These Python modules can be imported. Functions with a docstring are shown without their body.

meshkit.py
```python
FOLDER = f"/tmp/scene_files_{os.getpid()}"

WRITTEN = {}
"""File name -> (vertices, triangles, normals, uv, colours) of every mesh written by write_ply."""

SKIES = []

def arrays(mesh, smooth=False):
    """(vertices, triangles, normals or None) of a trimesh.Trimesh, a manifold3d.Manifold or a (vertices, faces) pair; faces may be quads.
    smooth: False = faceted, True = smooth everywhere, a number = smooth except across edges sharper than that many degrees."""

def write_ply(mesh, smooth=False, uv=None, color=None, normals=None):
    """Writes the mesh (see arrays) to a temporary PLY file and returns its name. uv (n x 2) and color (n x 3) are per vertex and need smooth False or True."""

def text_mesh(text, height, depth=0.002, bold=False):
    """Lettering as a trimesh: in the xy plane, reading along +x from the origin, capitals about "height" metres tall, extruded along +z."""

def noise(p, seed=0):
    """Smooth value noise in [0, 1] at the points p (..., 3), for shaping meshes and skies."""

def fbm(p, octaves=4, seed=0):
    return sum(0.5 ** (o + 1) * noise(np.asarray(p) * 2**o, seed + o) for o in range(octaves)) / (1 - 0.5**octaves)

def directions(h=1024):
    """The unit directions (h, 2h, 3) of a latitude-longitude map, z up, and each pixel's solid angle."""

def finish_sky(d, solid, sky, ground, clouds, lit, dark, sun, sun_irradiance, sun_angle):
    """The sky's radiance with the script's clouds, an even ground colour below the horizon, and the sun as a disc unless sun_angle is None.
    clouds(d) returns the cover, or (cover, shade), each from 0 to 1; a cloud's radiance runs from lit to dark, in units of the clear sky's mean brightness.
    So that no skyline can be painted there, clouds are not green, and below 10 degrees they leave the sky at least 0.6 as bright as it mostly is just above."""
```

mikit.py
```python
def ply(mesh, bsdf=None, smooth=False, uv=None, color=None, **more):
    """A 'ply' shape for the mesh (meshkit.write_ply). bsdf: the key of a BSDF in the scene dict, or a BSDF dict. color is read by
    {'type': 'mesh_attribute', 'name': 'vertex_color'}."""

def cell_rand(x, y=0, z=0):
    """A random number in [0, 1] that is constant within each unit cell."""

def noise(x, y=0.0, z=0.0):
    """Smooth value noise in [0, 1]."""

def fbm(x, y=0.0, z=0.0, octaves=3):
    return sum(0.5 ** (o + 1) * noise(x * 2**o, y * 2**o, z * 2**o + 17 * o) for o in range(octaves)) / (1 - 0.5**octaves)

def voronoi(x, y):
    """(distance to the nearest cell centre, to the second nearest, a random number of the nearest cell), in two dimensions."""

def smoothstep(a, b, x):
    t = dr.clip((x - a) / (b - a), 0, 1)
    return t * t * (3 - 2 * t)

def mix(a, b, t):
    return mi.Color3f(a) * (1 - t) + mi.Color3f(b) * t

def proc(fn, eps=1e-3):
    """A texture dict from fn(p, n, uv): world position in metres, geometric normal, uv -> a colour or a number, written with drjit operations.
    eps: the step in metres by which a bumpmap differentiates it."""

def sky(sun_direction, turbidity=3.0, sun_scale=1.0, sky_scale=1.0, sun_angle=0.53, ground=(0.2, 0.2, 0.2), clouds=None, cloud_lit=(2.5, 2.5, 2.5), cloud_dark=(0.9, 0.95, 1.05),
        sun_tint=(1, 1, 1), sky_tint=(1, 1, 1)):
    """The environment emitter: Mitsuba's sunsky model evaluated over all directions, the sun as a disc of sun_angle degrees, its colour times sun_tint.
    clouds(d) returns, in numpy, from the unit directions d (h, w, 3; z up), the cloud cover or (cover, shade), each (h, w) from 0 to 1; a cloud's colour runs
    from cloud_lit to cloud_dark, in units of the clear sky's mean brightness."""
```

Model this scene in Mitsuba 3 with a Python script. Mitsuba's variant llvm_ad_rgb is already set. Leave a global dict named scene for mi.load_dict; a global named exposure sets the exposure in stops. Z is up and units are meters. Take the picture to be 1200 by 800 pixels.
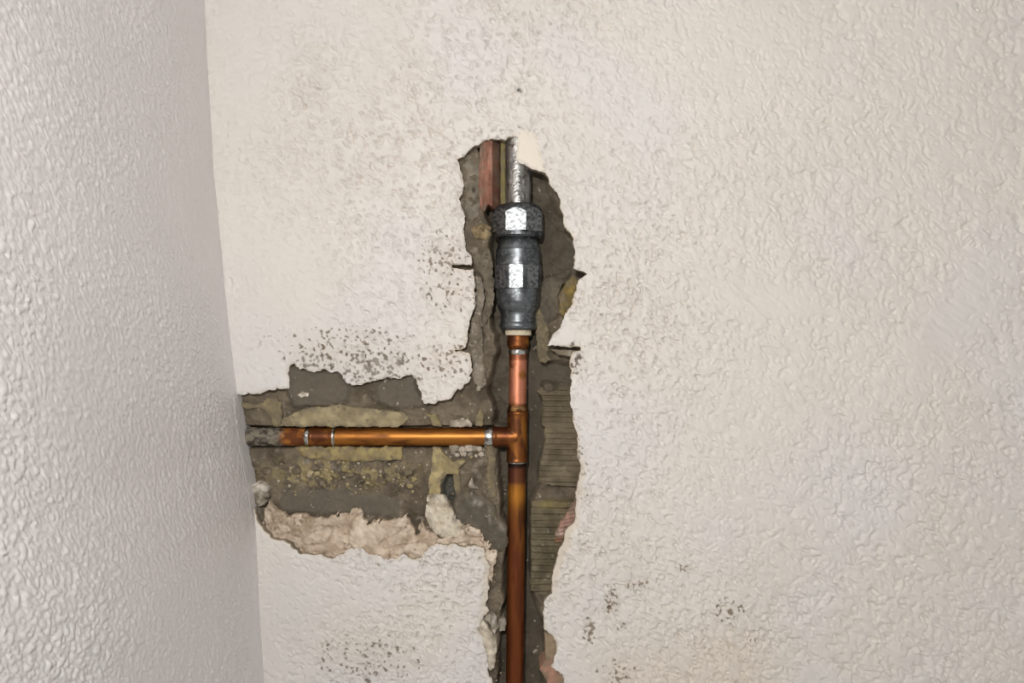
import math, random
import numpy as np, trimesh, manifold3d as m3
import mitsuba as mi, mikit, meshkit
from scipy import ndimage
T = mi.ScalarTransform4f
scene, labels = {}, {}
random.seed(3)

# ------------------------------------------------------------------ camera and light
CAM_D, FOC = 0.60, 858.0                     # metres from the wall, focal length in pixels of a 1200 px frame
scene['camera'] = {'type': 'perspective', 'fov': math.degrees(2 * math.atan(600 / FOC)), 'fov_axis': 'x', 'near_clip': 0.02, 'far_clip': 50.0,
                   'to_world': T().look_at(origin=[0, -CAM_D, 0], target=[0, 0, 0], up=[0, 0, 1])}
exposure = 0.0
scene['room_light'] = {'type': 'constant', 'radiance': {'type': 'rgb', 'value': [0.425, 0.418, 0.409]}}
scene['torch_light'] = {'type': 'point', 'position': [-0.065, -0.70, 0.14], 'intensity': {'type': 'rgb', 'value': [0.92, 0.905, 0.89]}}

# ------------------------------------------------------------------ helpers
def lin(*c):
    c = np.asarray(c, float) / 255.0
    return np.where(c < 0.04045, c / 12.92, ((c + 0.055) / 1.055) ** 2.4)

def at(u, v, y):
    """World point seen at (u, v) of a plane y metres behind the wall's face; used as the wall's own drawing grid (1 unit = 0.7 mm)."""
    k = (CAM_D + y) / FOC
    return np.stack(np.broadcast_arrays((np.asarray(u, float) - 600) * k, np.asarray(y, float), (400 - np.asarray(v, float)) * k), -1)

def fb(U, V, scale, seed, octaves=4, su=1.0, sv=1.0):
    p = np.stack([U / scale / su, V / scale / sv, np.full_like(U, seed * 3.71)], -1) + 100.0
    p[..., 0], p[..., 1] = 0.8 * p[..., 0] + 0.6 * p[..., 1], -0.6 * p[..., 0] + 0.8 * p[..., 1] + 300
    return meshkit.fbm(p, octaves, seed)

class Field:
    """Gaussian random field, unit variance, periodic; sigma in the units it is sampled in."""
    def __init__(self, sigma, seed, n=768, aniso=None):
        self.step = min(max(sigma) if isinstance(sigma, tuple) else sigma, sigma[0] if isinstance(sigma, tuple) else sigma, sigma[1] if isinstance(sigma, tuple) else sigma) / 2.2
        s = tuple(np.asarray(sigma if isinstance(sigma, tuple) else (sigma, sigma)) / self.step)
        a = ndimage.gaussian_filter(np.random.RandomState(seed).randn(n, n), s, mode='wrap')
        self.a = (a - a.mean()) / a.std()
    def __call__(self, U, V):
        return ndimage.map_coordinates(self.a, [np.asarray(V) / self.step + 5000 * 768, np.asarray(U) / self.step + 5000 * 768], order=1, mode='grid-wrap')

def sstep(a, b, x):
    t = np.clip((x - a) / (b - a), 0, 1)
    return t * t * (3 - 2 * t)

def sdf(U, V, poly):
    """Signed distance to a polygon, positive inside."""
    P = np.asarray(poly, float)
    Q = np.roll(P, -1, 0)
    d2, inside = np.full(U.shape, 1e12), np.zeros(U.shape, bool)
    for (ax, ay), (bx, by) in zip(P, Q):
        ex, ey = bx - ax, by - ay
        wx, wy = U - ax, V - ay
        t = np.clip((wx * ex + wy * ey) / max(ex * ex + ey * ey, 1e-9), 0, 1)
        d2 = np.minimum(d2, (wx - t * ex) ** 2 + (wy - t * ey) ** 2)
        if ey != 0:
            inside ^= ((ay <= V) != (by <= V)) & (U < ax + (V - ay) / ey * ex)
    return np.where(inside, 1, -1) * np.sqrt(d2)

def mixc(a, b, t):
    t = np.asarray(t)[..., None]
    return np.asarray(a) * (1 - t) + np.asarray(b) * t

def clip_grid(us, vs, sfun):
    """Triangles of the grid where sfun > 0, cut along its zero line: (U, V, s, F, first cut vertex)."""
    U, V = (x.ravel() for x in np.meshgrid(us, vs))
    s = sfun(U, V)
    s = np.where(np.abs(s) < 0.04, 0.04, s)
    nu, nv = len(us), len(vs)
    i = (np.arange(nv - 1)[:, None] * nu + np.arange(nu - 1)).ravel()
    quad = np.stack([i, i + 1, i + nu + 1, i + nu], 1)
    quad = quad[(s[quad] > 0).any(1)]
    F = np.vstack([quad[:, [0, 1, 2]], quad[:, [0, 2, 3]]])
    k = (s[F] > 0).sum(1)
    out, pairs, tris = [F[k == 3]], [], []
    n0 = len(U)
    A = F[k == 1]; j = np.argmax(s[A] > 0, 1); A = np.stack([A[np.arange(len(A)), (j + q) % 3] for q in range(3)], 1)
    B = F[k == 2]; j = np.argmax(s[B] <= 0, 1); B = np.stack([B[np.arange(len(B)), (j + q) % 3] for q in range(3)], 1)
    E = np.vstack([A[:, [0, 1]], A[:, [0, 2]], B[:, [0, 1]], B[:, [0, 2]]])
    if len(E):
        E = np.sort(E, 1)
        uq, inv = np.unique(E, axis=0, return_inverse=True)
        inv = inv.ravel()
        t = s[uq[:, 0]] / (s[uq[:, 0]] - s[uq[:, 1]])
        U = np.concatenate([U, U[uq[:, 0]] * (1 - t) + U[uq[:, 1]] * t]); V = np.concatenate([V, V[uq[:, 0]] * (1 - t) + V[uq[:, 1]] * t])
        s = np.concatenate([s, np.zeros(len(uq))])
        c = inv + n0; na, nb = len(A), len(B)
        a1, a2, b1, b2 = c[:na], c[na:2 * na], c[2 * na:2 * na + nb], c[2 * na + nb:]
        out += [np.stack([A[:, 0], a1, a2], 1), np.stack([b1, B[:, 1], B[:, 2]], 1), np.stack([b1, B[:, 2], b2], 1)]
    F = np.vstack(out)
    used, F2 = np.unique(F, return_inverse=True)
    return U[used], V[used], s[used], F2.reshape(-1, 3), int(np.searchsorted(used, n0))

def sheet(us, vs, sfun, yfun, cfun, D=0.0, back=None, edge_color=None, rag=0.6, rows=3, seed=0):
    """A piece of wall skin: relief yfun (metres, + into the wall) over the grid, cut by sfun, its rim carried back to the depth back(U, V)."""
    U, V, s, F, cut = clip_grid(us, vs, sfun)
    y, col = yfun(U, V, s), cfun(U, V, s)
    k = (CAM_D + D) / FOC
    P = np.stack([(U - 600) * k, y, (400 - V) * k], 1)
    if back is not None and cut < len(U):
        E = np.vstack([F[:, [0, 1]], F[:, [1, 2]], F[:, [2, 0]]])
        E = E[(E >= cut).all(1)]
        key = np.sort(E, 1); _, first, cnt = np.unique(key, axis=0, return_index=True, return_counts=True)
        E = E[first[cnt == 1]]
        ids, Ei = np.unique(E, return_inverse=True); Ei = Ei.reshape(-1, 2)
        du, dv = U[E[:, 1]] - U[E[:, 0]], V[E[:, 1]] - V[E[:, 0]]
        L = np.sqrt(du ** 2 + dv ** 2) + 1e-9
        nx, ny = np.zeros(len(ids)), np.zeros(len(ids))
        for q in (0, 1):
            np.add.at(nx, Ei[:, q], dv / L); np.add.at(ny, Ei[:, q], -du / L)
        ln = np.sqrt(nx ** 2 + ny ** 2) + 1e-9
        nx, ny = nx / ln, ny / ln
        u0, v0, y0 = U[ids], V[ids], y[ids]
        yb = np.maximum(back(u0, v0), y0 + 0.0004)
        base, Ps, Cs, Fs = len(P), [P], [col], [F]
        for r in range(rows + 1):
            f = r / rows
            w = 0 if r == 0 else (fb(u0 + 37 * r, v0, 7, 41 + seed, 3) * 2 - 0.9) * rag * 2
            uu, vv = u0 + nx * w, v0 + ny * w
            Ps.append(np.stack([(uu - 600) * k, y0 + (yb - y0) * f, (400 - vv) * k], 1))
            ec = col[ids] if edge_color is None else edge_color(u0, v0, f)
            Cs.append(ec)
            if r < rows:
                a, b = base + r * len(ids) + Ei[:, 0], base + r * len(ids) + Ei[:, 1]
                Fs += [np.stack([b, a, a + len(ids)], 1), np.stack([b, a + len(ids), b + len(ids)], 1)]
        P, col, F = np.vstack(Ps), np.vstack(Cs), np.vstack(Fs)
    return (P, F), np.clip(col, 0.002, 0.95)

def put(key, mesh_color, bsdf, **lab):
    (P, F), col = mesh_color
    scene[key] = mikit.ply((P, F), bsdf, smooth=True, color=col)
    if lab: labels[key] = lab

VC = {'type': 'mesh_attribute', 'name': 'vertex_color'}
def two(b): return {'type': 'twosided', 'bsdf': b}
scene['paint'] = two({'type': 'principled', 'base_color': VC, 'roughness': 0.34, 'specular': 0.45})
scene['wall_paint'] = two({'type': 'principled', 'base_color': VC, 'roughness': 0.55, 'specular': 0.22})
scene['masonry'] = two({'type': 'principled', 'base_color': VC, 'roughness': 0.85, 'specular': 0.18})
scene['copper'] = two({'type': 'principled', 'base_color': VC, 'metallic': 0.8, 'roughness': 0.42, 'specular': 0.5, 'clearcoat': 0.06, 'clearcoat_gloss': 0.7})
scene['zinc'] = two({'type': 'principled', 'base_color': VC, 'metallic': 0.9, 'roughness': 0.37, 'specular': 0.5})
scene['solder'] = two({'type': 'principled', 'base_color': VC, 'metallic': 1.0, 'roughness': 0.22})
scene['gasket'] = two({'type': 'principled', 'base_color': VC, 'roughness': 0.6, 'specular': 0.3})

# ------------------------------------------------------------------ the broken-out outline of the plaster (wall drawing units)
HOLE = [(534.5,186.5),(545,180),(556,171),(566.5,164.7),(577,161),(585,163),(593.5,163.5),(598,159.5),(607.5,159.5),(606,172),(604.7,188),(613,192),(622,196),(632.5,200),(640,201),
 (643,215),(649,223),(655,230),(658,246),(662.5,265.5),(668,272),(671.5,279),(674.5,295.5),(672,315),(681,317.6),(690,319.3),(690,321.3),(679,327),(675,333),(674.5,342),(670,358.5),(665.5,364),(655,383.5),(642,404.5),
 (660,406),(680,407.6),(680,410.4),(671,412),(669,420),(667,424),(670,436),(668.5,459.5),(667.7,467),(673,492.5),(676.7,512),(677.5,536),(681,545),(680,559.5),(675,577.5),(676.5,586.5),
 (673,612),(664,622.5),(661,636),(654,650),(650,668),(647,682),(646,696),(640,702),(637,714),(638.5,737),(644.5,743),(652,752),(653,764),(647.5,782),(659.5,791),(661,806),(655,840),(650,900),(655,1000),(650,1200),
 (575,1200),(570,1000),(578,900),(573,830),(575.5,800),(570,770),(567,750),(561,738),(566,724),(573,716),(569.5,710),(572.5,699.5),(572,680),(575,665),(570,655),(567,643),
 (542,640),(530,638),(508,638),(503,645),(487,656),(472,651),(462,655),(442,652.5),(422,643),(410,642),(402,650),(387,654),(375,650),(352.5,650),(342,642),(334.5,635),(325.5,633.5),(310.5,624.5),(302,610),(297,595),(285,580),(262,575),(250,500),(258,462),
 (277,461.5),(303.5,461.5),(315.5,457),(327.5,455.5),(339.5,457),(338,440.5),(336.5,428.5),(344,425.5),(348.5,431.5),(366.5,435),(377,434),(389,437.5),(395,436),(403,444),(411.5,452.5),(425,450),(437.5,446.5),
 (455.5,442),(464.5,445),(482.5,439),(488.5,449.5),(494.5,460),(496,472),(511,471),(527.5,466),(532,460),(536,455.5),(539.5,458.5),(548.5,443.5),(553,433),(553,425.5),(548.5,413.5),(532,411.6),(532,409.4),(545.5,407.5),
 (547,404.5),(550,380.5),(556,355),(557,336),(554,316),(530.5,313),(530.5,310.2),(552.5,310.5),(553,300),(547,294),(544,273),(544,253.5),(542.5,251),(538,233),(543,218),(542,204.5)]
DEEP = [(563,225),(575,270),(577,330),(575,380),(586,390),(580,424),(572,455),(578,480),(583,500),(583,560),(590,600),(596,640),(592,660),(590,700),(585,760),(583,810),(583,1300),(640,1300),(638,740),(622,690),(622,590),
 (631,566),(635,540),(640,515),(636,498),(637,467),(640,452),(700,452),(700,424),(645,424),(632,404),(629,370),(640,345),(700,320),(700,270),(655,245),(640,205),(635,140),(563,140),(563,180)]
CORNER_V = [-700, 0, 100, 200, 260, 330, 400, 460, 520, 545, 580, 620, 700, 760, 800, 1500]
CORNER_U = [200, 240, 244, 250, 256, 263, 270.5, 277.5, 285, 290, 296, 300, 304, 306.5, 309, 330]
def corner(v): return np.interp(v, CORNER_V, CORNER_U)
UV = lambda lo, hi, st: np.arange(lo, hi + st / 2, st)

# ------------------------------------------------------------------ white textured coat of the back wall
gA, gB, gC, gD, gE = Field(2.3, 1), Field(1.8, 2), Field(6.5, 3), Field(1.1, 4), Field(60, 5)
streak = Field((11.0, 1.3), 6)
pit = Field(1.6, 8)
def ell(U, V, cx, cy, rx, ry, rot=0.0):
    c, s = math.cos(rot), math.sin(rot)
    a, b = (U - cx) * c + (V - cy) * s, -(U - cx) * s + (V - cy) * c
    return np.exp(-((a / rx) ** 2 + (b / ry) ** 2) ** 1.5)
FILLER = [(614, 150), (604, 158), (604, 188), (622, 196), (634, 201), (641, 199), (634, 178), (630, 158)]
FLAP = [(665, 362), (655, 383), (641, 404), (660, 407), (682, 408), (676, 385)]
LUMPS = {}
def coat_relief(U, V):
    """Height of the stipple in millimetres, + out of the wall."""
    right = np.clip(0.75 * sstep(700, 1000, U) + ell(U, V, 350, 55, 90, 75) + .5 * ell(U, V, 345, 200, 60, 160), 0, 1)
    def stipple(k):
        wu, wv = U * k + 1.6 * gC(U + 500, V), V * k + 1.6 * gC(U, V + 700)
        n1, n2 = gA(wu, wv), gB(wu + 333, wv + 91)
        worm = np.exp(-(n1 / 0.42) ** 2) * sstep(-0.5, 0.7, gC(U * 1.9 * k + 99, V * 1.9 * k)) + 0.7 * np.exp(-(n2 / 0.45) ** 2) * sstep(0.0, 1.0, gA(U * .55 * k + 50, V * .55 * k + 77))
        return 0.20 * sstep(-1, 1, n1) + 0.12 * gA(U * .5 * k + 31, V * .5 * k) - 1.15 * worm, sstep(0.85, 1.75, pit(wu, wv))
    (f1, s1), (f2, s2) = stipple(1.2), stipple(0.82)
    h = (1.1 * f1 - 1.8 * s1) * (1 - right) + (1.4 * f2 - 1.5 * s2) * right
    amp = np.full_like(U, 1.25)
    d = U - corner(V)
    amp *= 0.22 + 0.78 * sstep(15, 120, d + 25 * gE(U, V))
    amp *= 1 - 0.65 * ell(U, V, 380, 705, 70, 45) - 0.5 * ell(U, V, 690, 480, 22, 110)
    amp *= 1 + 0.7 * ell(U, V, 345, 60, 55, 55)
    amp *= 1 + 0.25 * gE(U + 900, V + 100)
    b1, b2, b3 = ell(U, V, 1120, 375, 95, 26, -0.95), ell(U, V, 905, 352, 80, 22, 0.1), ell(U, V, 800, 330, 60, 30)
    br = np.clip(b1 + b2 * 0.9, 0, 1)
    a = -0.95
    st = streak(U * math.cos(a) + V * math.sin(a), -U * math.sin(a) + V * math.cos(a)) * 0.2
    sm = 1 - np.clip(sstep(-2, 6, sdf(U, V, FILLER)) + 0.9 * sstep(-2, 8, sdf(U, V, FLAP)), 0, 1)
    h = h * np.clip(amp, 0.1, 2.1) * (1 - 0.8 * br) * (1 - 0.35 * b3) + st * br
    h *= sm * 0.97 + 0.03
    return h + 0.06 * gD(U, V) * sm + 0.9 * (fb(U, V, 170, 9, 2) - 0.5)
DIRT = [(518,300,26,24,.75,1),(545,335,14,32,.5,1),(520,345,22,18,.45,1),(440,428,60,20,1.0,0),(370,420,34,16,1.0,0),(400,400,75,16,.6,1),(527,420,30,20,.7,1),(718,702,8,16,.95,1),(690,738,7,17,1.0,1),(712,715,6,6,.9,1),(745,684,16,6,.9,1),
 (722,790,22,16,.75,1),(728,737,5,8,.6,1),(850,716,24,12,.45,1),(880,745,14,8,.3,1),(430,772,55,24,.45,1),(676,418,12,16,.8,0),(678,430,9,14,.7,0),(675,522,8,20,.9,0),(682,545,8,10,.8,0),(682,578,10,6,.9,1),(802,666,9,5,.8,1)]
spk = Field(1.05, 21)
def coat_color(U, V, s):
    base = mixc(lin(213, 207, 199), lin(207, 201, 193), fb(U, V, 90, 31, 3))
    base = mixc(base, lin(209, 207, 206), 0.5 * sstep(.45, .75, fb(U, V, 140, 33, 2)))
    base = mixc(base, lin(216, 207, 192), np.clip(sstep(-1, 3, sdf(U, V, FILLER)), 0, 1) * .9)
    base = mixc(base, lin(204, 190, 168), 0.35 * ell(U, V, 855, 790, 70, 60) + .25 * ell(U, V, 740, 790, 60, 40))
    n = spk(U, V)
    for cx, cy, rx, ry, w, kind in DIRT:
        g = ell(U, V, cx, cy, rx, ry)
        m = sstep(1.5 - 1.5 * w * g, 2.1 - 1.5 * w * g, n) * sstep(.03, .25, g)
        base = mixc(base, lin(104, 88, 70) if kind else lin(92, 84, 74), m * 0.85)
        base = mixc(base, lin(186, 172, 155), 0.25 * w * g)
    bevel = np.clip(ell(U, V, 663, 645, 26, 62) + .7 * ell(U, V, 676, 560, 14, 26) + .8 * ell(U, V, 571, 690, 14, 70), 0, 1) * sstep(9, 5.5, s + 3 * (fb(U, V, 12, 44, 3) - .5))
    base = mixc(base, lin(200, 188, 170), .8 * bevel)
    edge = sstep(3.5, 0, s)                                         # crumbled rim: the coat broken thin, grubby
    return mixc(base, lin(200, 186, 166), 0.6 * edge * sstep(.35, .6, fb(U, V, 14, 35, 3)))
hole_n = Field(3.0, 51)
def coat_s(U, V):
    m = (U > 235) & (U < 720) & (V > 130)
    s = np.full(U.shape, 60.0)
    s[m] = -sdf(U[m], V[m], HOLE)
    left = (U < 600) & (V > 395)
    s = s + (0.75 * hole_n(U, V) + 0.45 * spk(U, V)) * np.where(left, 1.25, 0.8) * np.exp(-np.abs(s) / 12)
    return np.minimum(s, U - corner(V) + 14)
def coat_y(U, V, s):
    bevel = np.clip(ell(U, V, 663, 645, 26, 62) + .7 * ell(U, V, 676, 560, 14, 26) + .8 * ell(U, V, 571, 690, 14, 70), 0, 1)
    w = bevel * sstep(10, 3, s)
    return -0.001 * coat_relief(U, V) * (1 - .85 * w) + 0.0014 * w + 0.0012 * np.exp(-np.maximum(s, 0) / 1.6)
us = np.concatenate([UV(215, 1212, 1.12), UV(1221, 2200, 6)])
vs = np.concatenate([UV(-760, -20, 6), UV(-12, 812, 1.12), UV(822, 1500, 6)])
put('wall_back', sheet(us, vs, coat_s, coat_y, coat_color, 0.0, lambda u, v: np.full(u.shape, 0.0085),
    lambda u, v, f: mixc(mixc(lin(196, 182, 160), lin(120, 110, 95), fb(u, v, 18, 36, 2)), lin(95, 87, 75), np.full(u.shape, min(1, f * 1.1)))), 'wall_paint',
    label='white stippled plaster wall broken open around the copper pipes', category='wall', kind='structure')

# ------------------------------------------------------------------ left wall
lA, lB, lC, lD = Field(1.08, 61), Field(0.75, 62), Field(3.5, 63), Field(30, 64)
def left_wall():
    vs = np.concatenate([UV(-760, -20, 6), UV(-15, 815, 1.2), UV(822, 1500, 6)])
    z = (400 - vs) * CAM_D / FOC
    ys = np.concatenate([np.arange(-1.1, -0.33, 0.005), np.arange(-0.33, 0.052, 0.0008)])
    Y, Z = np.meshgrid(ys, z)
    Vv = 400 - Z * FOC / CAM_D
    X = (corner(Vv) - 600) * CAM_D / FOC
    a, b = Y.ravel() * 1000, Z.ravel() * 1000
    n = lA(a + .6 * lC(a, b), b * 1.2)
    h = 0.66 * np.sqrt(np.abs(n) + .02) + 0.10 * lB(a, b) + 0.7 * np.exp(-((a + 7 + 1.5 * lD(a * 0, b)) / 1.1) ** 2)
    amp = (0.55 + 0.45 * sstep(-8, -45, a)) * (1 + .2 * lD(a, b)) * sstep(4, -6, a)
    X = X.ravel() + 0.001 * h * amp + 0.0018 * (meshkit.fbm(np.stack([a / 90, b / 90, a * 0], -1), 3, 4) - .5)
    col = mixc(lin(206, 202, 199), lin(199, 195, 193), meshkit.fbm(np.stack([a / 60, b / 60, a * 0 + 5], -1), 3, 8))
    nu, nv = len(ys), len(vs)
    i = (np.arange(nv - 1)[:, None] * nu + np.arange(nu - 1)).ravel()
    F = np.vstack([np.stack([i, i + nu, i + nu + 1], 1), np.stack([i, i + nu + 1, i + 1], 1)])
    return (np.stack([X, Y.ravel(), Z.ravel()], 1), F), col
put('wall_left', left_wall(), 'paint', label='shaded white wall with fine pebbly paint at the left', category='wall', kind='structure')

# ------------------------------------------------------------------ mortar bed at the bottom of the chase
mA, mB, mC = Field(1.4, 71), Field(5, 72), Field(16, 73)
TOPL = [(528, 182), (560, 150), (562, 150), (562, 245), (575, 285), (560, 300), (540, 300), (530, 230)]
STEPL = [(552, 300), (575, 300), (578, 380), (582, 392), (577, 424), (569, 455), (545, 470), (530, 480), (545, 400), (560, 340)]
SMOOTHTOP = [(338, 428), (398, 436), (415, 452), (410, 470), (345, 478), (336, 455)]
SMOOTHTOP2 = [(440, 445), (486, 440), (498, 475), (470, 480), (440, 470)]
SMOOTHLOW = [(335, 572), (420, 570), (470, 585), (470, 605), (400, 602), (340, 602), (325, 590)]
SLATE = [(518, 566), (524, 554.5), (529, 553), (533, 566), (535, 580), (530, 588), (520, 584)]
def bed_depth(U, V):
    d = np.full(U.shape, 10.5)
    def zone(poly, depth, b):
        nonlocal d
        w = sstep(-b, b, sdf(U, V, poly) + 1.4 * mB(U, V))
        d = d * (1 - w) + depth * w
    zone(TOPL, 9.0, 5); zone(STEPL, 11.5, 5)
    zone(SMOOTHTOP, 5.5, 4); zone(SMOOTHTOP2, 6.0, 4); zone(SMOOTHLOW, 8.5, 5); zone(SLATE, 19, 3)
    zone([(545, 440), (572, 440), (572, 505), (545, 505)], 10.5, 4)
    zone([(615, 195), (640, 190), (700, 250), (700, 1300), (630, 1300), (612, 600)], 19, 4)
    zone(DEEP, 31, 3.5)
    g = np.abs(V - 511.5)                                             # slot around the branch pipe
    w = sstep(13.6, 12.0, g + 0.35 * mA(U, V)) * sstep(606, 600, U)
    d = d * (1 - w) + 20 * w
    deep = sstep(20, 29, d)
    sm = np.clip(sstep(-2, 5, sdf(U, V, SMOOTHTOP)) + sstep(-2, 5, sdf(U, V, SMOOTHTOP2)) + sstep(-2, 5, sdf(U, V, SMOOTHLOW)) + deep * sstep(612, 622, U) * sstep(400, 430, V), 0, 1)
    r = 1 - 0.8 * sm
    crumb = ell(U, V, 405, 556, 90, 20)
    return d + r * (0.65 * mB(U, V) + 0.45 * mA(U, V) + 0.16 * spk(U, V) + .5 * np.abs(mB(U * .6 + 70, V * .9)) ** 1.5 + 1.0 * mC(U, V) * (1 - .5 * sm)) - crumb * (1.6 * sstep(-0.2, 0.5, Fcr(U, V)) + .9 * mA(U * .8, V * .8)) + 1.6 * crumb
Fcr = Field(2.6, 75)
def bed_color(U, V, s):
    c = mixc(lin(118, 107, 91), lin(84, 75, 62), sstep(.3, .7, fb(U, V, 26, 81, 4)))
    c = mixc(c, lin(150, 141, 126), 0.55 * sstep(.62, .75, fb(U, V, 9, 82, 4)) * sstep(600, 560, U))
    c = mixc(c, lin(98, 91, 79), 0.9 * np.clip(sstep(-2, 3, sdf(U, V, SMOOTHTOP)) + sstep(-2, 3, sdf(U, V, SMOOTHTOP2)) + sstep(-2, 3, sdf(U, V, SMOOTHLOW)), 0, 1))
    c = mixc(c, lin(148, 134, 96), 0.8 * ell(U, V, 395, 554, 85, 19) * sstep(-.2, .8, Fcr(U, V)))
    c = mixc(c, lin(76, 71, 62), 0.8 * sstep(-2, 4, sdf(U, V, DEEP)) * (.5 + .5 * fb(U, V, 30, 83, 2)))
    c = mixc(c, lin(74, 74, 70), 0.8 * sstep(-1, 1.5, sdf(U, V, SLATE)))
    c = c * (0.78 + 0.44 * fb(U, V, 3.2, 84, 3))[:, None]
    c = mixc(c, lin(200, 190, 174), sstep(2.4, 3.0, spk(U + 40, V)) * .6)
    return c
bed_s = lambda U, V: np.minimum(sdf(U, V, HOLE) + 9, U - corner(V) + 34)
bed_y = lambda U, V, s: 0.001 * bed_depth(U, V)
put('wall_back__mortar_bed', sheet(UV(240, 700, 1.0), UV(148, 1200, 1.0), bed_s, bed_y, bed_color, 0.012), 'masonry', label='dark grey mortar at the bottom of the chased-out channel')

# ------------------------------------------------------------------ layers and lumps left in the chase
count = {}
def patch(name, poly, depth, c0, c1, relief=0.35, rag=1.2, step=0.9, thick=None, fn=None, color_fn=None, edge=None, label=None, bsdf='masonry', D=0.009, rim=1.2, fade=.75):
    n = count.get(name, 0); count[name] = n + 1
    key = 'wall_back__' + name + (f'_{n:03d}' if n else '')
    P = np.asarray(poly, float); lo, hi = P.min(0) - 4, P.max(0) + 4
    sd = 90 + sum(map(ord, name)) + n * 13
    sf = lambda U, V: sdf(U, V, poly) + rag * (0.7 * hole_n(U + sd * 7, V) + 0.5 * spk(U, V + sd))
    def yf(U, V, s):
        d = depth + relief * (0.8 * mB(U + sd, V) + 0.55 * mA(U, V + sd) + .25 * spk(U, V + sd)) + rim * np.exp(-np.maximum(s, 0) / 1.5)
        if fn is not None: d = d + fn(U, V)
        return 0.001 * d
    def cf(U, V, s):
        c = mixc(lin(*c0), lin(*c1), sstep(.3, .7, fb(U, V, 12, sd, 4)))
        c = c if color_fn is None else color_fn(U, V, c)
        c = mixc(c, lin(112, 102, 86), fade * sstep(13, 0, s) * sstep(.38, .62, fb(U, V, 7, sd + 2, 4)))
        return c * (0.82 + 0.36 * fb(U, V, 3.2, sd + 3, 3))[:, None]
    b = (lambda u, v: 0.001 * (bed_depth(u, v) + 3)) if thick is None else (lambda u, v: np.full(u.shape, 0.001 * (depth + thick)))
    e = None if edge is None else (lambda u, v, f: np.broadcast_to(lin(*edge), (len(u), 3)))
    put(key, sheet(UV(lo[0], hi[0], step), UV(lo[1], hi[1], step), sf, yf, cf, D, b, e, rag=.4), bsdf)
    if label: labels[key] = {'label': label}
    return key

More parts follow.
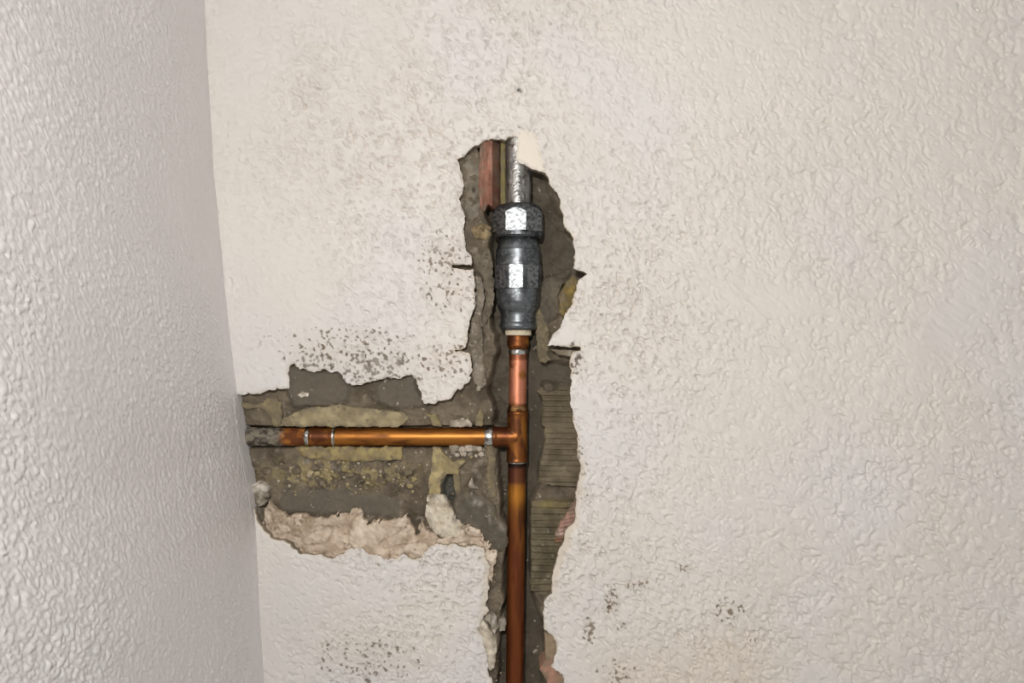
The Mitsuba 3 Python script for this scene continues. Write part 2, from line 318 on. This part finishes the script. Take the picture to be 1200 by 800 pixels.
def spots(c, k, lo=1.5, hi=2.1, sc=1.0, off=0.0):
    return lambda U, V, col: mixc(col, lin(*c), k * sstep(lo, hi, spk(U * sc + off, V * sc)))
UNDER = [(306,611),(309,598),(314,590),(322,597),(333,603.5),(345,605),(360,606.5),(381,608),(394.5,604),(412,609),(412.5,598),(423,596),(427,609),(440,616),(453,610),(464,609),(475,605),(482,613),(488,627),(493,614),(501,622),(520,632),(541,620),(552,618),(561,623),
 (568,632),(574,643),(580,652),(578,672),(571,690),(560,650),(530,645),(508,646),(487,662),(440,660),(380,662),(340,652),(322,642),(303,628)]
def under_fn(U, V):
    return 1.0 * mC(U, V) + .9 * np.abs(mB(U * 1.3, V * 1.3)) + .5 * np.abs(mA(U, V)) + 1.9 * np.exp(-(gA(U * .16, V * .34) / .14) ** 2) * sstep(0, 1, mC(U + 90, V)) + 0.6 * mB(U, V)
patch('undercoat', UNDER, 3.4, (208, 193, 174), (184, 166, 146), relief=.45, rag=2.2, fn=under_fn, D=.004, edge=(176, 158, 136), fade=0.0,
      color_fn=lambda U, V, c: mixc(mixc(c, lin(122, 100, 78), .75 * np.clip(sstep(.8, 1.6, spk(U, V)) * sstep(.42, .58, fb(U, V, 26, 7, 3)) + .7 * np.exp(-(gA(U * .16, V * .34) / .12) ** 2) * sstep(-.3, .6, mC(U, V)), 0, 1)), lin(148, 128, 104), np.clip(.5 * ell(U, V, 385, 614, 25, 10) + .55 * sstep(.52, .7, fb(U, V, 16, 17, 4)), 0, 1)), label='tan plaster undercoat showing under the torn white coat')
patch('filler_lump', [(500,580),(510,579),(520,583),(527,592),(531,600),(533,608),(541,613),(550,619),(543,634),(525,633),(512,628),(501,615),(498,600)], 3.0, (206, 196, 178), (190, 176, 154), relief=.45, rag=1.0, fn=lambda U, V: .004 * ((U - 517) ** 2 + (V - 602) ** 2) * .6,
      color_fn=spots((120, 108, 92), .6, 1.3, 1.9), D=.004, label='pale rounded lump of filler')
patch('mortar_crust', [(293,571),(303,566),(311,572),(314,582),(310,592),(303,597),(297,590)], 4.0, (205, 196, 182), (120, 111, 98), relief=.8, rag=1.8, D=.004, label='crumbly white crust beside the left wall')
# ochre tile adhesive
OC0, OC1 = (164, 151, 118), (134, 121, 94)
patch('adhesive_patch', [(330,499.5),(331,492),(345,484),(356,478.5),(380,476),(397,474.5),(430,478),(456,480.5),(475,484),(479,490),(474,497.5),(466,499.5)], 6.0, OC0, OC1, relief=.25, rag=.7, color_fn=spots((92, 82, 58), .6, 1.6, 2.2, .8), label='flat ochre patch of adhesive above the branch pipe')
patch('adhesive_patch', [(345,523.5),(471,523.5),(471.5,539),(440,540),(410,539),(380,538.5),(357,535)], 6.8, (154, 138, 96), (126, 110, 78), relief=.4, rag=.7, color_fn=spots((95, 84, 56), .6, 1.2, 2.0, .8))
patch('adhesive_patch', [(281,470),(300,474),(310,472),(314,466),(325,466),(331,472),(331,499.5),(320,499.5),(318,488),(306,479),(283,477)], 6.2, (140, 127, 98), (122, 110, 85), relief=.4, rag=.8)
patch('adhesive_patch', [(507,523.5),(516,523.5),(522,533),(530.5,541),(543,538),(546,541),(538,548),(537,556),(534,554.5),(524.5,554.5),(517,562),(515,581.5),(503.5,578.5),(502,568),(505,556),(507,542.5)], 6.0, (172, 156, 116), (150, 135, 96), relief=.4, rag=.6, label='pale ochre Y-shaped smear of adhesive under the branch pipe')
patch('adhesive_patch', [(530.5,553),(539,553),(540,573),(537,582),(533,575)], 8.0, (138, 124, 92), (112, 102, 80), rag=.6)
patch('adhesive_patch', [(568,522),(578,522),(582,540),(580,560),(582,582),(573,585),(569,570),(570,545)], 8.5, (128, 115, 90), (98, 88, 72), relief=.6, rag=1.0)
patch('adhesive_patch', [(496,482.5),(505,485),(511,484),(515,492),(517.5,499.5),(508,499.5),(505,492)], 7.0, (160, 147, 108), (132, 120, 86), rag=.7)
patch('adhesive_patch', [(557,499.5),(558,488),(563,481),(566,484),(565,499.5)], 8.0, (148, 135, 100), (128, 116, 88), rag=.6)
patch('adhesive_patch', [(671,322),(676,326),(680,333),(678,345),(672,360),(660,369),(655.5,367),(656,352),(661,336)], 8.0, (138, 118, 66), (104, 90, 54), relief=.6, rag=.8)
patch('adhesive_patch', [(586.5,160),(592.5,160),(592.5,243),(586.3,243)], 13.0, (124, 114, 74), (108, 98, 66), relief=.2, rag=.3, label='thin olive strip of adhesive beside the steel pipe')
patch('mortar_patch', [(526,500),(527,493),(534,491),(548,491.5),(553,496),(553,500)], 7.0, (196, 184, 168), (168, 156, 140), relief=.4, rag=.8, label='pale pinkish scrap of mortar over the branch pipe')
patch('mortar_patch', [(557,322),(566,325),(568,345),(565,365),(566,395),(568,420),(570,450),(560,458),(552,435),(555,426),(549,412),(549,400),(552,380),(557,352)], 6.6, (140, 131, 117), (104, 96, 84), relief=.8, rag=1.2, color_fn=spots((170, 161, 147), .6, .9, 1.8))
patch('mortar_patch', [(626,366),(633,361),(640,378),(645,394),(643,408),(646,421),(640,426),(632,426),(629,404)], 15, (126, 115, 90), (102, 93, 74), relief=.8, rag=1.1)
patch('mortar_patch', [(645,409),(680,411.5),(673,416),(667,419),(655,416)], 5.0, (146, 136, 120), (110, 101, 86), relief=.5, rag=.8)
patch('mortar_patch', [(541,194),(553,184),(563,175),(563,240),(560,252),(552,262),(546,250),(545,230),(549,215)], 8.6, (132, 125, 112), (110, 103, 92), relief=.25, rag=.8, color_fn=lambda U, V, c: mixc(c, lin(44, 40, 36), np.clip(ell(U, V, 555, 222, 2.2, 4) + ell(U, V, 560, 233, 4, 4.5), 0, 1)))
patch('mortar_patch', [(628,339),(640,326),(654,322),(660,330),(656,345),(655,372),(640,382),(632,366)], 17, (104, 96, 82), (84, 77, 66), relief=.7, rag=1.0)
patch('mortar_patch', [(546,282),(560,280),(572,288),(577,304),(579,330),(577,368),(570,378),(569,345),(566,324),(556,314),(553,298)], 10, (116, 107, 92), (88, 81, 69), relief=1.0, rag=1.0)
patch('stone', [(552,270),(557,263),(566,262),(575,265),(576,275),(570,280),(558,279)], 8.0, (150, 132, 100), (106, 92, 68), relief=.9, rag=.8, color_fn=spots((80, 62, 42), .7, .9, 1.6), fade=.2, label='small ochre stone set in mortar left of the steel coupling')
patch('cement_lump', [(534,584),(537,580),(541,578),(549,576),(556,577),(564,579.5),(571,583.5),(576,587.5),(580,592.5),(581,598),(582,604.5),(588,610),(593.5,616.5),(594.5,640),(590,646),(580,649),(571,644),(568,634),(560.5,624),(551.5,619.5),(543,616),(537,612),(533,603),(532,594)], 7.5, (92, 86, 75), (80, 74, 64), relief=.35, rag=.8, rim=2.2,
      color_fn=lambda U, V, c: mixc(c, lin(168, 160, 148), .75 * np.clip(ell(U, V, 560, 588, 11, 4, .3) + ell(U, V, 587, 617, 3, 8, -.5) + .6 * ell(U, V, 574, 603, 2, 9), 0, 1) * sstep(.3, .6, fb(U, V, 6, 3, 3)) + .5 * sstep(2, 2.6, spk(U, V))), label='smooth dark rounded lump of cement left of the lower pipe')
def comb(v0, pitch, amp):
    return lambda U, V: -amp * (0.5 + 0.5 * np.sin(2 * np.pi * (V - v0 + 0.8 * mC(U * .5, V * 0) + 0.25 * mB(U * .4, V * .1)) / pitch)) ** 1.3 * (0.75 + .3 * mB(U * .6, V))
patch('ridged_adhesive', [(628,458),(636,455),(643,461),(650,459),(657,454),(672,456),(690,470),(690,568),(676,570),(646,568.5),(631,566),(632,552.5),(635.5,536),(640,515),(637.5,508),(639,502),(635.5,498),(638,480),(637,467)], 15, (116, 106, 86), (94, 85, 67), relief=.3, rag=.6, fn=comb(466, 6.3, 3.2), D=.012, label='upper comb-ridged patch of tile adhesive right of the tee')
patch('ridged_adhesive', [(623,588),(640,586),(690,588),(690,620),(664,650),(652,690),(640,700),(622,692)], 15, (110, 101, 80), (88, 80, 63), relief=.3, rag=.6, fn=comb(590, 7.6, 3.8), D=.012, color_fn=lambda U, V, c: mixc(mixc(c, lin(136, 122, 58), .5 * ell(U, V, 645, 591, 24, 5)), lin(150, 142, 128), .6 * sstep(1.7, 2.2, spk(U, V))), label='lower comb-ridged patch of tile adhesive right of the lower pipe')
# broken hollow brick
def brick_fn(U, V): return np.where(U > 577, (U - 577) * 1.5, 0) + .5 * np.sin(U * 1.75 + .6 * mB(U, V * .15)) * (U < 577)
patch('terracotta_brick', [(563,160),(585.6,158),(585.8,243),(579,245),(572,240),(568,248),(562.5,244),(561.5,215)], 5.6, (152, 106, 88), (120, 82, 68), relief=.22, rag=.35, rim=.5, step=.7, fn=brick_fn,
      color_fn=lambda U, V, c: mixc(mixc(c, lin(178, 140, 122), .5 * sstep(.5, .75, fb(U, V, 9, 4, 3, .35, 3.0))), lin(70, 46, 36), .5 * sstep(575.5, 578, U) + .6 * ell(U, V, 570, 244, 8, 3)), label='reddish ribbed edge of a hollow brick at the top of the chase')
patch('terracotta_brick', [(678,583),(680,588),(676,604),(670,616),(663,624),(659,637),(651.5,636),(651,625),(657,613),(664,602),(670,592)], 7.0, (164, 130, 116), (132, 104, 92), relief=.3, rag=.5, rim=.6, step=.7, fn=lambda U, V: .5 * np.sin(V * 1.4 + U * .3) + np.where(V > 627, (V - 627) * .5, 0),
      color_fn=lambda U, V, c: mixc(mixc(c, lin(218, 188, 176), .7 * ell(U, V, 655, 624, 6, 4)), lin(160, 104, 62), .8 * sstep(627, 629, V)), label='sliver of pinkish brick at the right edge of the chase')
patch('terracotta_brick', [(639,742),(648,742),(658,752),(660,768),(654,780),(666,794),(664,830),(646,830),(641,800),(636,790),(633,784),(636,778),(640,773)], 5.5, (172, 132, 112), (152, 114, 96), relief=.25, rag=.5, rim=.8, D=.006, color_fn=lambda U, V, c: mixc(c, lin(146, 128, 106), np.clip(sstep(776, 768, V) + ell(U, V, 660, 800, 9, 12), 0, 1)), label='salmon brick surface at the bottom right of the chase')
patch('plaster_chip', [(566.5,725),(573,737),(582,749),(580.5,783.5),(574,787),(568,778),(562,750),(558,738)], 2.4, (212, 202, 184), (198, 186, 166), relief=.25, rag=.6, D=.003, label='cream chip of plaster left of the lower pipe')
patch('plaster_chip', [(572,720),(577,717),(583,722),(583,731),(580,746),(577,736)], 6, (186, 178, 166), (150, 142, 130), relief=.8, rag=1.0)
patch('plaster_chip', [(584,726),(590,723),(594,726),(593,738),(586,739)], 9, (176, 168, 156), (146, 138, 126), relief=.6, rag=.8)
patch('plaster_chip', [(350,462),(356,458),(364,460),(362,464),(354,465)], 4.4, (214, 205, 190), (196, 186, 170), relief=.2, rag=.6, step=.6)
patch('plaster_chip', [(553,560),(556,569),(561,572),(552,573),(548,570)], 7.5, (186, 178, 164), (160, 150, 138), relief=.4, rag=.5, step=.6)
patch('plaster_chip', [(570,722),(573,716),(577,722),(575,732),(568,726)], 2.0, (216, 208, 194), (204, 194, 178), relief=.4, rag=.6, step=.7, D=.003)

# ------------------------------------------------------------------ loose stones
rng = np.random.RandomState(12)
def stone_mesh(p, r, sq=(1, 1, 1)):
    m = trimesh.creation.icosphere(subdivisions=2, radius=1.0)
    v = m.vertices * (0.35 + 1.3 * meshkit.fbm(m.vertices * 1.7 + rng.rand(3) * 50, 3, 3))[:, None] * r * np.asarray(sq)
    return v + p, m.faces
def put_stone(key, u, v, r, c, depth=None):
    d = 0.001 * float(bed_depth(np.array([float(u)]), np.array([float(v)]))[0]) if depth is None else depth
    V, F = stone_mesh(at(u, v, d - r * .25), r, (1.15, .7, .9))
    put(key, ((V, F), np.tile(lin(*c), (len(V), 1)) * (0.85 + .3 * meshkit.fbm(V * 900, 2, 1))[:, None]), 'masonry')
for i, (u, v, r) in enumerate([(533,525,5),(541,526.5,4.2),(549,524.5,5.5),(556,525,4.6),(543,531,3.4),(536,533,2.8),(551,532,3),(564,532,3.2),(562,526,3.2),(531,530,2.6)]):
    put_stone('wall_back__pebble' + (f'_{i:03d}' if i else ''), u, v, r * .0007, (172, 161, 146) if i % 3 else (142, 133, 118))
for i in range(46):
    u, v = 335 + rng.rand() * 150, 546 + rng.rand() ** 1.2 * 24
    put_stone(f'wall_back__mortar_flake_{i:03d}' if i else 'wall_back__mortar_flake', u, v, (1.5 + 3.2 * rng.rand() ** 2) * .0007, [(150, 136, 100), (124, 112, 84), (110, 100, 82), (162, 148, 116)][i % 4])
Vs, Fs, Cs, nn = [], [], [], 0
for k in range(420):
    z = rng.rand()
    if z < .5: u, v = 300 + rng.rand() * 185, 541 + rng.rand() ** 1.3 * 40
    elif z < .75: u, v = 480 + rng.rand() * 100, 455 + rng.rand() * 130
    else: u, v = 545 + rng.rand() * 45, 560 + rng.rand() * 240
    if sdf(np.array([u]), np.array([v]), HOLE)[0] < 4 or abs(v - 511.5) < 14 or u < corner(v) + 8: continue
    r = (.6 + 1.6 * rng.rand() ** 3) * .0007
    d = 0.001 * float(bed_depth(np.array([u]), np.array([v]))[0])
    m = trimesh.creation.icosphere(subdivisions=1, radius=1.0)
    P = m.vertices * (0.7 + .6 * rng.rand(len(m.vertices)))[:, None] * r + at(u, v, d - r * .3)
    Vs.append(P); Fs.append(m.faces + nn); nn += len(P); c = [(152, 138, 106), (116, 106, 88), (172, 162, 146), (136, 124, 102)][rng.randint(4)]
    Cs.append(np.tile(lin(*c), (len(P), 1)))
put('wall_back__mortar_crumbs', ((np.vstack(Vs), np.vstack(Fs)), np.vstack(Cs)), 'masonry', kind='stuff', label='loose crumbs of mortar stuck to the channel')

# ------------------------------------------------------------------ pipes and fittings
def frame(a, b):
    z = (b - a) / np.linalg.norm(b - a); x = np.cross([0, 1.0, 0], z); x /= np.linalg.norm(x)
    return x, np.cross(z, x), z
def lathe(a, b, prof, n=64, step=0.0006, wob=None):
    """Tube along a -> b; prof: (fraction or metres from a, radius) pairs."""
    a, b = np.asarray(a, float), np.asarray(b, float); L = np.linalg.norm(b - a); x, yv, z = frame(a, b)
    p = np.asarray(prof, float); t = np.unique(np.concatenate([np.arange(p[0, 0], p[-1, 0], step), p[:, 0]])); r = np.interp(t, p[:, 0], p[:, 1])
    th = np.linspace(0, 2 * np.pi, n, endpoint=False); Tt, Th = np.meshgrid(t, th, indexing='ij'); R = np.repeat(r[:, None], n, 1)
    if wob is not None: R = R + wob(Tt, Th)
    P = a + Tt[..., None] * z + R[..., None] * (np.cos(Th)[..., None] * x + np.sin(Th)[..., None] * yv)
    i, j = np.meshgrid(np.arange(len(t) - 1), np.arange(n), indexing='ij'); q = lambda i, j: (i * n + j % n).ravel()
    F = np.vstack([np.stack([q(i, j), q(i, j + 1), q(i + 1, j + 1)], 1), np.stack([q(i, j), q(i + 1, j + 1), q(i + 1, j)], 1)])
    return P.reshape(-1, 3), F
def cnoise(P, sc, seed, oct=4, stretch=(1, 1, 1)): return meshkit.fbm(P * 1000 / sc / np.asarray(stretch) + 77, oct, seed)
def copper_col(P, bright=0.5, dark=0.3, pink=0.0, seed=1, stretch=(1, 1, 1)):
    n = cnoise(P, 9, seed, 4, stretch)
    c = mixc(lin(124, 72, 33), lin(166, 107, 45), sstep(.35, .7, n + (bright - .5)))
    c = mixc(c, lin(84, 46, 28), sstep(.72 - dark, .95 - dark, cnoise(P, 6, seed + 5, 4, stretch)) * .85)
    return mixc(c, lin(204, 132, 102), pink * sstep(.3, .6, cnoise(P, 14, seed + 9, 3)))
def putc(key, PF, col, bsdf, **lab): put(key, (PF, np.asarray(col)), bsdf, **lab)
AX = 0.0135
def axis_u(v): return 607.3 - (v - 390) * 0.0098                      # the riser leans a hair
def axp(v): return at(axis_u(v), v, AX + 0.004 * sstep(560, 800, np.float64(v)))
RP = 0.0075
pw = 'copper_pipework'
labels[pw] = {'label': 'soldered copper pipes and tee fitting running down the open channel', 'category': 'pipe'}
def length(a, b): return float(np.linalg.norm(b - a))
def tube(key, a, b, col, r=RP, bsdf='copper', **lab):
    PF = lathe(a, b, [(0, r), (length(a, b), r)]); putc(key, PF, col(PF[0]), bsdf, **lab)
# riser above the tee
tube(pw + '__pipe', axp(404), axp(486), lambda P: mixc(copper_col(P, .55, .22, 1.0, 3, (1, 1, 2.5)), lin(104, 52, 26), .7 * sstep(.017, .0195, np.abs(P[:, 2] - at(0, 447, AX)[2]))), label='short upright copper pipe above the tee, brightened pink')
# lower pipe
def low_col(P):
    v = 400 - P[:, 2] * FOC / (CAM_D + AX)
    c = copper_col(P, .45, .28, 0, 11, (.6, .6, 6))
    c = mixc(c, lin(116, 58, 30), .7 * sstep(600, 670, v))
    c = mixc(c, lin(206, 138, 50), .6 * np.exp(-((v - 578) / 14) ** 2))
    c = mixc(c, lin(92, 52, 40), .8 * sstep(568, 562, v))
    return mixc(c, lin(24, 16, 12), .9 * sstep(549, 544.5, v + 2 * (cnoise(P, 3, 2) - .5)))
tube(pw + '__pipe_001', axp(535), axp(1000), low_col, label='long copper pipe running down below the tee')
# branch
BV = 511.6
def bp(u): return at(u, BV, AX - 0.0005)
tube(pw + '__pipe_002', bp(380), bp(590), lambda P: copper_col(P, .66, .16, 0, 21, (3, 1, 1)), label='level copper pipe branching left from the tee')
def stub_col(P):
    u = 600 + P[:, 0] * FOC / (CAM_D + AX)
    c = copper_col(P, .4, .36, 0, 31, (1, 1, 1))
    dust = mixc(lin(126, 118, 104), lin(62, 56, 50), sstep(.4, .65, cnoise(P, 4, 8)))
    return mixc(c, dust, sstep(338, 326, u + 10 * (cnoise(P, 5, 6) - .5)))
a, b = bp(262), bp(372)
PFs = lathe(a, b, [(0, RP), (length(a, b), RP)], wob=lambda t, th: .00018 * np.random.RandomState(5).randn(*t.shape) * (t < .05))
putc(pw + '__pipe_003', PFs, stub_col(PFs[0]), 'masonry', label='mortar-dusted end of copper pipe entering the left wall')
labels[pw + '__pipe_003'] = {'label': 'mortar-dusted end of copper pipe entering the left wall'}
def sleeve(key, a, b, r=0.00835, seed=1, **k):
    L = length(a, b)
    PF = lathe(a, b, [(0, RP), (0.00001, r - .0004), (.0006, r), (.0016, r + .0001), (.0024, r - .0001), (L - .0024, r - .0001), (L - .0016, r + .0001), (L - .0006, r), (L - .00001, r - .0004), (L, RP)])
    putc(key, PF, copper_col(PF[0], .45, .32, 0, seed), 'copper', **k)
def solder(key, a, b, r=0.0081, seed=1, c0=(206, 204, 198), c1=(120, 112, 100)):
    L = length(a, b)
    PF = lathe(a, b, [(0, RP * .99), (L * .3, r), (L * .7, r), (L, RP * .99)], wob=lambda t, th: .0003 * (np.sin(3 * th + seed) * .5 + np.sin(7 * th + 2 * seed) * .3), step=.0003)
    putc(key, PF, mixc(lin(*c0), lin(*c1), sstep(.45, .65, cnoise(PF[0], 3, seed, 3))), 'solder')
    labels[key] = {'label': 'silvery ring of solder'}
sleeve(pw + '__sleeve', bp(364), bp(391), seed=41, label='copper sleeve joining two lengths of the branch pipe')
solder(pw + '__sleeve__solder_ring', bp(358.5), bp(364.6), .00815, 1)
solder(pw + '__sleeve__solder_ring_001', bp(389.5), bp(394.5), .0088, 2)
# tee
def cyl(a, b, r, n=72):
    a, b = np.asarray(a), np.asarray(b); x, yv, z = frame(a, b); L = length(a, b)
    c = m3.Manifold.cylinder(L, r, r, n)
    return c.transform(np.column_stack([x, yv, z, a]))
va, vb, hc = axp(481.5), axp(540.5), bp(577.5)
RT = 0.0085
mid = bp(axis_u(BV))
tee = cyl(va, vb, RT) + cyl(hc, mid, RT) + cyl(axp(537.5), vb, RT + .0003) + cyl(va, axp(485), RT + .0003) + cyl(hc, bp(581.5), RT + .0003)
tee = tee.refine_to_length(0.0011)
mm = tee.to_mesh(); tm = trimesh.Trimesh(mm.vert_properties[:, :3], mm.tri_verts, process=True)
trimesh.smoothing.filter_taubin(tm, lamb=.5, nu=.53, iterations=14)
P = np.array(tm.vertices)
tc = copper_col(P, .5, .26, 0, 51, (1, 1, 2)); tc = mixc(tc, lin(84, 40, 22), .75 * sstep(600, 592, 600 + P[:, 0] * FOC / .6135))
putc(pw + '__tee', (P, np.array(tm.faces)), tc, 'copper', label='copper tee fitting where the branch meets the riser')
solder(pw + '__tee__solder_ring', bp(567.5), bp(579), .00825, 3)
solder(pw + '__tee__solder_ring_001', axp(474.5), axp(483), .0083, 4, (168, 128, 86), (104, 66, 36))
labels[pw + '__tee__solder_ring_001'] = {'label': 'glossy flux-browned ring of solder on top of the tee'}
solder(pw + '__tee__solder_ring_002', axp(539), axp(542.5), .0084, 5)
# adapter under the steel coupling
a, b = axp(388), axp(409); L = length(a, b)
PF = lathe(a, b, [(0, .0089), (L * .45, .0089), (L * .55, .0093), (L * .8, .0092), (L * .9, .0086), (L, .0078)])
putc(pw + '__adapter', PF, copper_col(PF[0], .35, .34, 0, 61), 'copper', label='browned copper adapter screwed up into the steel coupling')
solder(pw + '__adapter__solder_ring', axp(408), axp(415.5), .0079, 6)

# steel pipe above
def zinc_col(P, c0=(120, 122, 124), c1=(86, 88, 90), seed=1, sp=.6):
    c = mixc(lin(*c0), lin(*c1), sstep(.35, .65, cnoise(P, 7, seed)))
    return mixc(c, lin(190, 190, 188), sp * sstep(.62, .75, cnoise(P, 1.6, seed + 3, 2)))
def sax(v): return at(607.2, v, AX)
a, b = sax(60), sax(250)
PF = lathe(a, b, [(0, .0107), (length(a, b), .0107)], wob=lambda t, th: .00012 * np.random.RandomState(7).randn(*t.shape))
def steel_col(P):
    c = mixc(lin(168, 165, 160), lin(112, 110, 108), sstep(.35, .65, cnoise(P, 8, 4, 4, (.6, .6, 2))))
    c = mixc(c, lin(88, 68, 52), .8 * sstep(.66, .74, cnoise(P, 5, 14, 3)))
    return mixc(c, lin(206, 202, 196), .7 * sstep(.6, .72, cnoise(P, 3, 24, 3, (.6, .6, 2))))
putc('steel_pipe', PF, steel_col(PF[0]), 'zinc', label='dull galvanised steel pipe coming down behind the plaster into the coupling', category='pipe')
# coupling
cp = 'steel_coupling'
labels[cp] = {'label': 'dark galvanised steel coupling between the steel pipe and the copper riser', 'category': 'pipe fitting'}
K = (CAM_D + AX) / FOC
def solid_of(profile, octagon=None, turn=0.0):
    """Turned body from (v, half width in drawing units); cut to eight flats when octagon (half width across flats) is given."""
    pts = [(0.0, -(p[0] - 310) * K) for p in (profile[0],)] + [(w * K, -(v - 310) * K) for v, w in profile] + [(0.0, -(profile[-1][0] - 310) * K)]
    cs = m3.CrossSection([pts], m3.FillRule.NonZero)
    s = m3.Manifold.revolve(cs, 96)
    if octagon:
        r = octagon * K / math.cos(math.pi / 8)
        o = m3.Manifold.cylinder(0.2, r, r, 8, True).rotate([0, 0, 22.5 + turn])
        s = s ^ o
    return s
def put_solid(key, s, v0, col, angle=32, edge=.0009, **lab):
    s = s.refine_to_length(edge); q = s.to_mesh()
    tm = trimesh.Trimesh(q.vert_properties[:, :3], q.tri_verts, process=True); tm.merge_vertices()
    tm = trimesh.graph.smooth_shade(tm, angle=math.radians(angle), facet_minarea=None)
    V = np.array(tm.vertices) + at(607.3, 310, AX)
    putc(key, (V, np.array(tm.faces)), col(V), 'zinc', **lab)
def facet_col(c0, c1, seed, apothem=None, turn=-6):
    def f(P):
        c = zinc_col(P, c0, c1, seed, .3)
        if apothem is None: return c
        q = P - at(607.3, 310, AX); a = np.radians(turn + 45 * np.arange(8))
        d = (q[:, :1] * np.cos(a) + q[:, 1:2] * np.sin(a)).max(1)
        flat = np.abs(d - apothem * K) < .0001                         # worn speckled flats, zinc painted lighter to brighten the lit facet
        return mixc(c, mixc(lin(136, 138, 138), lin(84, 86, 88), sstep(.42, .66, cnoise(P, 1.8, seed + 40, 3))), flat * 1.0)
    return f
nut = solid_of([(241, 22), (243, 25.5), (246, 28), (254, 32), (273, 33), (273.5, 29)], 28.6, -6) + solid_of([(272, 27.5), (273, 28.3), (278, 28.3), (280, 26.5)])
nut = nut - m3.Manifold.cylinder(.2, .0108, .0108, 48, True)
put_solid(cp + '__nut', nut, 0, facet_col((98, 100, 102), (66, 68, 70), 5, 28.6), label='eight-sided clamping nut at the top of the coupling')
body = solid_of([(279, 21.5), (281, 22), (287, 24.0), (293, 25.2), (294, 26.1), (300, 26.3), (312, 26.4), (338, 26.4), (346, 26.2), (354, 25.6), (361, 23.6), (366, 21), (368.5, 20.6), (377, 20.6), (379.5, 21.6), (382, 22), (385, 21.2), (386.5, 19.5)])
put_solid(cp + '__body', body, 0, facet_col((108, 112, 114), (80, 84, 86), 15), angle=24)
band = solid_of([(310.5, 25), (312.5, 28), (338.5, 28), (340, 25)], 26.9, -6)
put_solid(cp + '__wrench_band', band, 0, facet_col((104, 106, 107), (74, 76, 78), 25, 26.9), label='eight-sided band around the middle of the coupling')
marks = []
for i in range(9):                                                     # worn raised marks on the band's left flat
    bx = trimesh.creation.box([.0024 if i % 3 else .0032, .0008, .0007]); bx.apply_translation([0, 0, (i - 4) * .0019]); marks.append(bx)
mk = trimesh.util.concatenate(marks); ang = math.radians(-54)
mk.apply_translation([0, -26.9 * K - .0001, 0]); mk.apply_transform(trimesh.transformations.rotation_matrix(ang, [0, 0, 1])); mk.apply_translation(at(607.3, 325, AX))
mk = trimesh.graph.smooth_shade(mk, angle=.3, facet_minarea=None)
putc(cp + '__raised_marking', (np.array(mk.vertices), np.array(mk.faces)), zinc_col(np.array(mk.vertices), seed=8), 'zinc')
a, b = axp(385.5), axp(393)
PF = lathe(a, b, [(0, .006), (.0002, .0108), (length(a, b) - .0006, .0110), (length(a, b), .0104), (length(a, b) + .0001, .006)])
putc(cp + '__sealing_ring', PF, np.tile(lin(196, 184, 158), (len(PF[0]), 1)), 'gasket', label='ivory sealing ring under the coupling')
